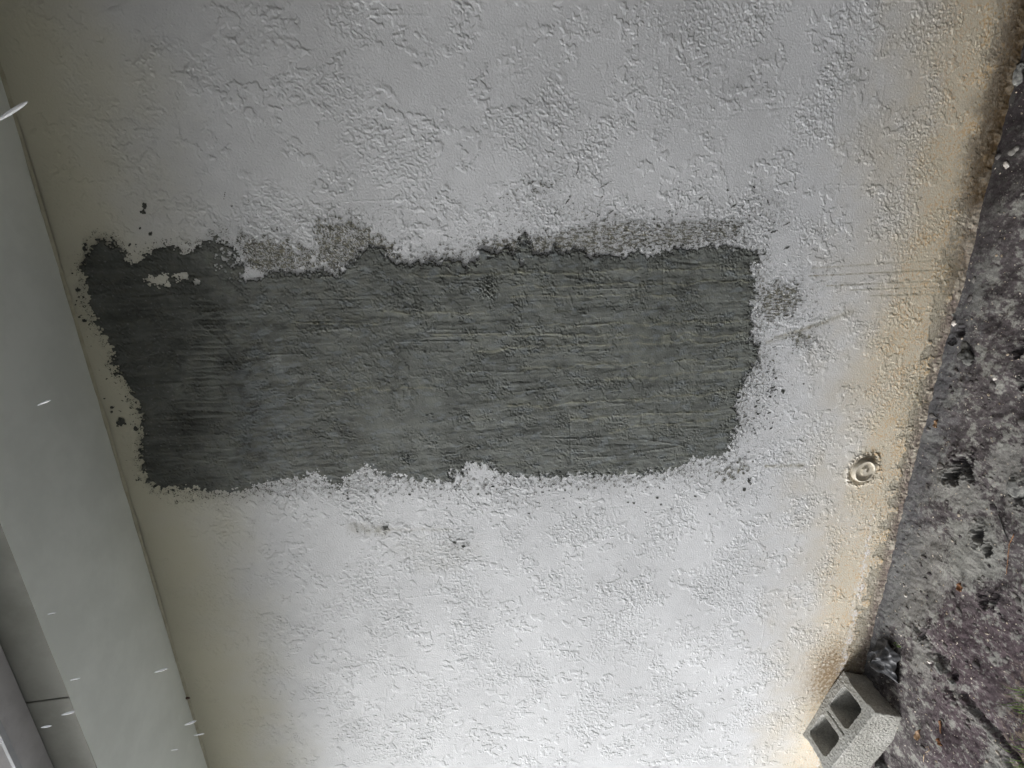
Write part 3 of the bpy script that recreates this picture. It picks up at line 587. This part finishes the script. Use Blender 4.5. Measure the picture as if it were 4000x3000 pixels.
for n in (n1, n2): t.links.new(tc.outputs['Object'], n.inputs['Vector'])
t.links.new(n1.outputs['Fac'], rp.inputs[0]); t.links.new(n2.outputs['Fac'], rp2.inputs[0]); t.links.new(rp.outputs[0], mu.inputs[6]); t.links.new(rp2.outputs[0], mu.inputs[7]); t.links.new(mu.outputs[2], b.inputs['Base Color'])
b.inputs['Roughness'].default_value = .95; b.inputs['Specular IOR Level'].default_value = .15
bp = t.nodes.new('ShaderNodeBump'); bp.inputs['Strength'].default_value = .9; bp.inputs['Distance'].default_value = .002; t.links.new(n1.outputs['Fac'], bp.inputs['Height']); t.links.new(bp.outputs[0], b.inputs['Normal'])
bo = link_mesh('block_body', mesh_from('block_body', bm), MAT_BLOCK, blk)
rm = bo.modifiers.new('remesh', 'REMESH'); rm.mode = 'VOXEL'; rm.voxel_size = .0028; rm.use_smooth_shade = True
tx = bpy.data.textures.new('block_grain', 'CLOUDS'); tx.noise_scale = .007; tx.noise_depth = 3
dm = bo.modifiers.new('displace', 'DISPLACE'); dm.texture = tx; dm.strength = .0075; dm.mid_level = .5; dm.texture_coords = 'LOCAL'

# ---------------------------------------------------------------- scrap of black plastic bag
random.seed(4)
bag_c = on_ground(3452, 2556); bagn = 90
MAT_BAG = mat_plain('black_plastic', (.022, .024, .028), (.12, .122, .13), 22, .5, .2, spec=.5)
bm = bmesh.new(); rows = []
for j in range(bagn + 1):
    row = []
    for i in range(bagn + 1):
        u, v = i / bagn * 2 - 1, j / bagn * 2 - 1
        ru = math.hypot(u, v); sc = (1 - .12 * (u * u * v * v))
        ang = math.atan2(v, u); rim = 1 + .13 * math.sin(ang * 3 + 1) + .10 * noise.noise(Vector((math.cos(ang) * 2, math.sin(ang) * 2, 0)))
        x = u * .085 * sc * rim; y = v * .064 * sc * rim
        p = Vector((x * 16, y * 16, 1.7))
        f = 1 - abs(noise.noise(p)) * 2.4; f2 = 1 - abs(noise.noise(p * 2.1 + Vector((4, 2, 1)))) * 2.2
        dome = max(0, 1 - ru * ru * .62)
        z = .012 + .045 * dome + .020 * f * (0.4 + dome) + .009 * f2 + .012 * math.exp(-((ru - .55) / .12) ** 2)
        w = noise.noise_vector(p * .9) * .012
        row.append(bm.verts.new((x + w.x, y + w.y, max(z * (1 if ru < 1.25 else .5) - .02, -.01))))
    rows.append(row)
for j in range(bagn):
    for i in range(bagn): bm.faces.new((rows[j][i], rows[j][i + 1], rows[j + 1][i + 1], rows[j + 1][i]))
bag = link_mesh('plastic_scrap', mesh_from('plastic_scrap', bm, True), MAT_BAG, None, (bag_c[0], min(bag_c[1], -.085), gz(bag_c[0], bag_c[1]) + .004))
so = bag.modifiers.new('solid', 'SOLIDIFY'); so.thickness = .0012
tag(bag, 'crumpled scrap of black plastic lying between the block and the wall', 'plastic scrap')

# ---------------------------------------------------------------- stones, clods, litter
def rock(name, px, py, size, label, mat, seed, cat='stone', flat=.7, lift=.25, sink=None):
    p = on_ground(px, py); bm = bmesh.new(); bmesh.ops.create_icosphere(bm, subdivisions=4, radius=1)
    for v in bm.verts:
        n = v.co.normalized(); q = n * 1.3 + Vector((seed * 7.1, 0, 0))
        c = noise.cell(n * 1.1 + Vector((seed, seed, 0)))
        r = 1 + .35 * noise.noise(q) + .16 * noise.noise(q * 3) + .06 * noise.noise(q * 8) + .05 * c
        v.co = Vector((n.x * r * size[0], n.y * r * size[1], n.z * r * size[2]))
    o = link_mesh(name, mesh_from(name, bm, True), mat, None, (p[0], p[1], gz(p[0], p[1]) + size[2] * lift))
    o.rotation_euler = (0, 0, seed * 1.3); tag(o, label, cat); return o
MAT_CLOD = mat_plain('clod', (.10, .10, .095), (.26, .26, .24), 60, .9, .6); MAT_DARKR = mat_plain('dark_stone', (.05, .05, .048), (.14, .14, .13), 50, .9, .5)
MAT_SHELL = mat_plain('shell', (.55, .50, .44), (.75, .72, .68), 90, .5, .1)
rock('stone', 3790, 1395, (.026, .020, .022), 'angular grey stone standing near the small hole beside the wall foot', MAT_DARKR, 3)
rock('stone', 3778, 1355, (.020, .012, .009), 'pale flat chip resting against the angular grey stone', MAT_CLOD, 5)
rock('stone', 3735, 1262, (.007, .009, .006), 'small white pebble at the wall foot above the angular stone', MAT_SHELL, 6)
rock('stone', 3448, 2992, (.022, .022, .03), 'pale pebble in the shadow under the raised end of the block', MAT_CLOD, 7)
rock('stone', 3896, 1478, (.006, .008, .004), 'white shell chip alone on the dark soil level with the patch foot', MAT_SHELL, 8)
rock('stone', 3932, 645, (.007, .011, .004), 'long white shell chip near the upper right corner', MAT_SHELL, 9)
rock('stone', 3722, 1225, (.013, .010, .012), 'rough grey clod against the wall foot beside the wet runs', MAT_CLOD, 10)
rock('stone', 3962, 1905, (.034, .03, .022), 'grey rubble lump at the right edge beside the largest hole', MAT_CLOD, 12)
rock('stone', 3537, 2327, (.006, .005, .005), 'tiny white pebble on the grey soil above the plastic scrap', MAT_SHELL, 13)
rock('stone', 3630, 2585, (.007, .007, .005), 'cream pebble right of the plastic scrap', MAT_SHELL, 14)
rock('stone', 3672, 2610, (.022, .012, .012), 'pale crusty clod right of the plastic scrap', MAT_CLOD, 15)
rock('stone', 3722, 2662, (.015, .010, .011), 'pale clod at the head of the long furrow', MAT_CLOD, 16)
rock('stone', 3975, 290, (.030, .022, .010), 'flat grey stone in the upper right corner at the wall foot', MAT_CLOD, 17, lift=.1)
MAT_LEAF = mat_plain('dry_leaf', (.20, .12, .06), (.34, .22, .13), 40, .7, .3); MAT_BARK = mat_plain('bark', (.16, .075, .035), (.34, .17, .08), 80, .8, .4)
def leaf(px, py, L, Wd, ang, label, mat=MAT_LEAF):
    p = on_ground(px, py); bm = bmesh.new(); n = 14; rows = []
    for i in range(n + 1):
        s = i / n; w = Wd * math.sin(math.pi * min(s * 1.05, 1)) ** .8 * (1 - .3 * s) + .0004
        rows.append([bm.verts.new(((s - .5) * L, k * w, .004 + .010 * abs(k) * (1 + .5 * math.sin(s * 9)) + .006 * math.sin(s * 3))) for k in (-1, -.5, 0, .5, 1)])
    for i in range(n):
        for k in range(4): bm.faces.new((rows[i][k], rows[i + 1][k], rows[i + 1][k + 1], rows[i][k + 1]))
    o = link_mesh('dry_leaf', mesh_from('dry_leaf', bm, True), mat, None, (p[0], p[1], gz(p[0], p[1]) + .003)); o.rotation_euler = (.15, .1, ang); tag(o, label, 'leaf')
    m = o.modifiers.new('solid', 'SOLIDIFY'); m.thickness = .0006
leaf(3600, 2868, .050, .011, 0.1, 'pale brown pointed dry leaf right of the block')
leaf(3768, 2292, .030, .011, .4, 'orange brown curled leaf below the two narrow holes', MAT_BARK)
leaf(3668, 1655, .030, .006, .2, 'yellow and brown leaf stuck at the wall foot', MAT_LEAF)
leaf(3688, 2897, .024, .008, 1.0, 'small reddish leaf beside the brown twig', MAT_BARK)
def twig(pts, r, label, mat=MAT_BARK, cat='twig', name='twig'):
    P = [Vector(on_ground(x, y)) for x, y in pts]
    for q in P: q.z = gz(q.x, q.y) + r * 1.4
    bm = bmesh.new(); rings = []
    fine_p = []
    for i in range(len(P) - 1):
        for k in range(5): fine_p.append(P[i].lerp(P[i + 1], k / 5))
    fine_p.append(P[-1])
    for i, q in enumerate(fine_p):
        d = (fine_p[min(i + 1, len(fine_p) - 1)] - fine_p[max(i - 1, 0)]).normalized(); a = d.cross(Vector((0, 0, 1))).normalized(); b_ = d.cross(a)
        rr = r * (1 - .6 * i / len(fine_p)); q = q + Vector((noise.noise(q * 60), noise.noise(q * 61 + Vector((3, 0, 0))), 0)) * r * 1.2
        rings.append([bm.verts.new(q + (a * math.cos(t) + b_ * math.sin(t)) * rr) for t in [k * math.pi / 3 for k in range(6)]])
    for i in range(len(rings) - 1):
        for k in range(6): bm.faces.new((rings[i][k], rings[i][(k + 1) % 6], rings[i + 1][(k + 1) % 6], rings[i + 1][k]))
    bm.faces.new(rings[0]); bm.faces.new(rings[-1]); bmesh.ops.recalc_face_normals(bm, faces=bm.faces)
    o = link_mesh(name, mesh_from(name, bm, True), mat); tag(o, label, cat)
MAT_STRAW = mat_plain('straw', (.34, .24, .13), (.5, .38, .24), 60, .7, .2)
twig([(3672, 2815), (3676, 2835), (3679, 2862)], .0045, 'short orange brown twig on the soil right of the block')
twig([(3973, 2085), (3950, 2130), (3940, 2180), (3930, 2240)], .0016, 'thin reddish twig at the right edge beside the pale soil patch')
twig([(3900, 2010), (3925, 2060), (3945, 2110), (3965, 2130)], .0022, 'dark bent root at the right edge above the pale soil patch', MAT_DARKR, 'root', 'root')
twig([(3618, 2945), (3614, 2975)], .0014, 'short straw stalk below the pale dry leaf', MAT_STRAW, 'straw', 'straw_stalk')
twig([(3625, 2938), (3640, 2930), (3635, 2915), (3620, 2918)], .0009, 'thin curled straw below the pale dry leaf', MAT_STRAW, 'straw', 'straw_stalk')
twig([(3515, 1410), (3540, 1395), (3570, 1403), (3650, 1407)], .0010, 'fine pale root hair hanging at the foot of the stained wall', MAT_STRAW, 'root', 'root')
# shell and gravel crumbs nobody could count
rs = np.random.default_rng(77); bm = bmesh.new()
for i in range(2600):
    x = rs.uniform(-2.6, .8); y = -rs.beta(1.1, 1.2) * .95 - .01; s = abs(rs.normal(0, .0011)) + .0007
    if rs.random() < .03: s *= 2.2
    z = gz(x, y); M4 = Matrix.Translation((x, y, z + s * .3)) @ Matrix.Rotation(rs.uniform(0, 6.3), 4, 'Z') @ Matrix.Rotation(rs.uniform(-.6, .6), 4, 'X') @ Matrix.Diagonal((s * rs.uniform(.8, 2), s * rs.uniform(.7, 1.3), s * .7, 1))
    bmesh.ops.create_icosphere(bm, subdivisions=1, radius=1, matrix=M4)
tag(link_mesh('gravel_crumbs', mesh_from('gravel_crumbs', bm), mat_plain('crumbs', (.30, .24, .17), (.62, .56, .48), 14, .6, .1)), 'scattered pale shell and gravel crumbs on the soil', 'gravel', None, 'stuff')
bm = bmesh.new()
for i in range(900):
    x = rs.uniform(-2.6, .8); y = -rs.beta(1.1, 1.3) * .95 - .01; s = abs(rs.normal(0, .0035)) + .0018
    z = gz(x, y); M4 = Matrix.Translation((x, y, z + s * .1)) @ Matrix.Rotation(rs.uniform(0, 6.3), 4, 'Z') @ Matrix.Diagonal((s * rs.uniform(.8, 1.8), s * rs.uniform(.7, 1.3), s * .6, 1))
    r = bmesh.ops.create_icosphere(bm, subdivisions=2, radius=1, matrix=M4)
    for v in r['verts']: v.co += Vector(noise.noise_vector(v.co * 260)) * s * .35
tag(link_mesh('soil_crumbs', mesh_from('soil_crumbs', bm, True), mat_plain('soil_crumb', (.05, .042, .045), (.20, .19, .175), 9, .95, .4)), 'small dark and grey soil crumbs lying on the ground', 'soil crumbs', None, 'stuff')
# grass
MAT_GRASS = mat_plain('grass_blade', (.10, .20, .035), (.24, .36, .09), 30, .5, .1)
def tuft(px, py, n, hgt_, label, seed, spread=.03):
    p = on_ground(px, py); r = random.Random(seed); bm = bmesh.new()
    for i in range(n):
        a = r.uniform(0, 6.28); bx, by = r.gauss(0, spread * .35), r.gauss(0, spread * .35); h = hgt_ * r.uniform(.5, 1.1); lean = r.uniform(.3, 1.1); w = r.uniform(.0012, .0024)
        if r.random() < .6: a = r.uniform(1.2, 2.6)
        prev = None
        for k in range(7):
            s = k / 6; c = Vector((bx + math.cos(a) * lean * h * s * s, by + math.sin(a) * lean * h * s * s, h * (s - .35 * lean * s * s)))
            sd_ = Vector((-math.sin(a), math.cos(a), 0)) * w * (1 - s * .95)
            cur = (bm.verts.new(c - sd_), bm.verts.new(c + Vector((0, 0, -w * .5))), bm.verts.new(c + sd_))
            if prev:
                bm.faces.new((prev[0], prev[1], cur[1], cur[0])); bm.faces.new((prev[1], prev[2], cur[2], cur[1]))
            prev = cur
    o = link_mesh('grass_tuft', mesh_from('grass_tuft', bm, True), MAT_GRASS, None, (p[0], p[1], gz(p[0], p[1]))); tag(o, label, 'grass')
tuft(3996, 2775, 9, .07, 'bright green grass tuft at the right edge', 1)
tuft(4000, 2700, 10, .06, 'sparse dull grass tuft above the brighter tuft', 2)
tuft(3992, 2985, 12, .05, 'low grass in the bottom right corner beside the pale sand', 3)
tuft(3985, 2905, 6, .04, 'few thin blades between the two lower tufts', 5)
tuft(3505, 2525, 7, .018, 'tiny green sprout beside the plastic scrap', 4, .02)

# ---------------------------------------------------------------- rain drops falling past the gutter
MAT_DROP = bpy.data.materials.new('rain_water'); MAT_DROP.use_nodes = True; b = MAT_DROP.node_tree.nodes['Principled BSDF']
b.inputs['Base Color'].default_value = (.93, .94, .95, 1); b.inputs['Roughness'].default_value = .25; b.inputs['IOR'].default_value = 1.33; b.inputs['Transmission Weight'].default_value = .25; b.inputs['Specular IOR Level'].default_value = .8
def drop(xa, ya, xb, yb, t, wpx, label):
    A = Vector(EYE + ray(xa, ya) * t); B = Vector(EYE + ray(xb, yb) * t); L = (B - A).length; r = wpx * t / F / 2
    bm = bmesh.new(); n = 16; k = 12; rings = []
    for i in range(n + 1):
        s = i / n; rr = r * (math.sin(math.pi * min(max(s, .012), .988)) ** .45) * (.72 + .28 * s)
        rings.append([bm.verts.new((rr * math.cos(6.28318 * j / k), rr * math.sin(6.28318 * j / k), (s - .5) * L)) for j in range(k)])
    for i in range(n):
        for j in range(k): bm.faces.new((rings[i][j], rings[i][(j + 1) % k], rings[i + 1][(j + 1) % k], rings[i + 1][j]))
    bm.faces.new(rings[0][::-1]); bm.faces.new(rings[-1])
    o = link_mesh('raindrop', mesh_from('raindrop', bm, True), MAT_DROP, None, (A + B) / 2)
    o.rotation_euler = (B - A).to_track_quat('Z', 'Y').to_euler(); tag(o, label, 'raindrop', 'raindrops falling past the eave')
for a in [(-20, 478, 108, 396, .34, 17, 'largest raindrop, close to the camera in front of the upper end of the soffit'),
          (147, 1583, 199, 1562, .75, 9, 'raindrop alone in front of the middle of the soffit'),
          (186, 2400, 219, 2392, .9, 5, 'thin raindrop in front of the soffit edge above the fascia joint'),
          (274, 2657, 313, 2648, .8, 6, 'raindrop in front of the soffit just above the fascia joint'),
          (240, 2793, 293, 2779, .7, 10, 'thick raindrop in front of the fascia below its joint'),
          (160, 2842, 202, 2835, .75, 8, 'bright raindrop beside the gutter below the fascia joint'),
          (603, 2627, 656, 2610, .7, 9, 'raindrop in front of the soffit close to the wall'),
          (722, 2832, 768, 2815, .7, 9, 'faint wide raindrop over the line between soffit and wall'),
          (758, 2872, 799, 2866, .85, 5, 'thin raindrop against the top of the wall near the bottom edge'),
          (668, 2931, 696, 2927, .9, 4, 'smallest raindrop near the bottom edge of the soffit'),
          (-12, 2906, 10, 2901, .9, 6, 'raindrop cut by the left edge beside the gutter lip')]:
    drop(*a)
# a small brown insect on the joint and specks on the soffit
def bug(px, py, r, label, name='insect', cat='insect'):
    p = on_wall(px, py); bm = bmesh.new(); bmesh.ops.create_icosphere(bm, subdivisions=3, radius=1)
    for v in bm.verts: v.co = Vector((v.co.x * r, v.co.y * r * .5, v.co.z * r * 1.5)) * (1 + .15 * noise.noise(v.co * 2))
    o = link_mesh(name, mesh_from(name, bm, True), mat_plain('brown_shell', (.05, .02, .012), (.10, .045, .03), 200, .5, .2), None, (p[0], -.010, p[2] - .004)); tag(o, label, cat)
bug(733, 2718, .0055, 'small brown insect clinging to the corner of wall and soffit')
print('scene built')
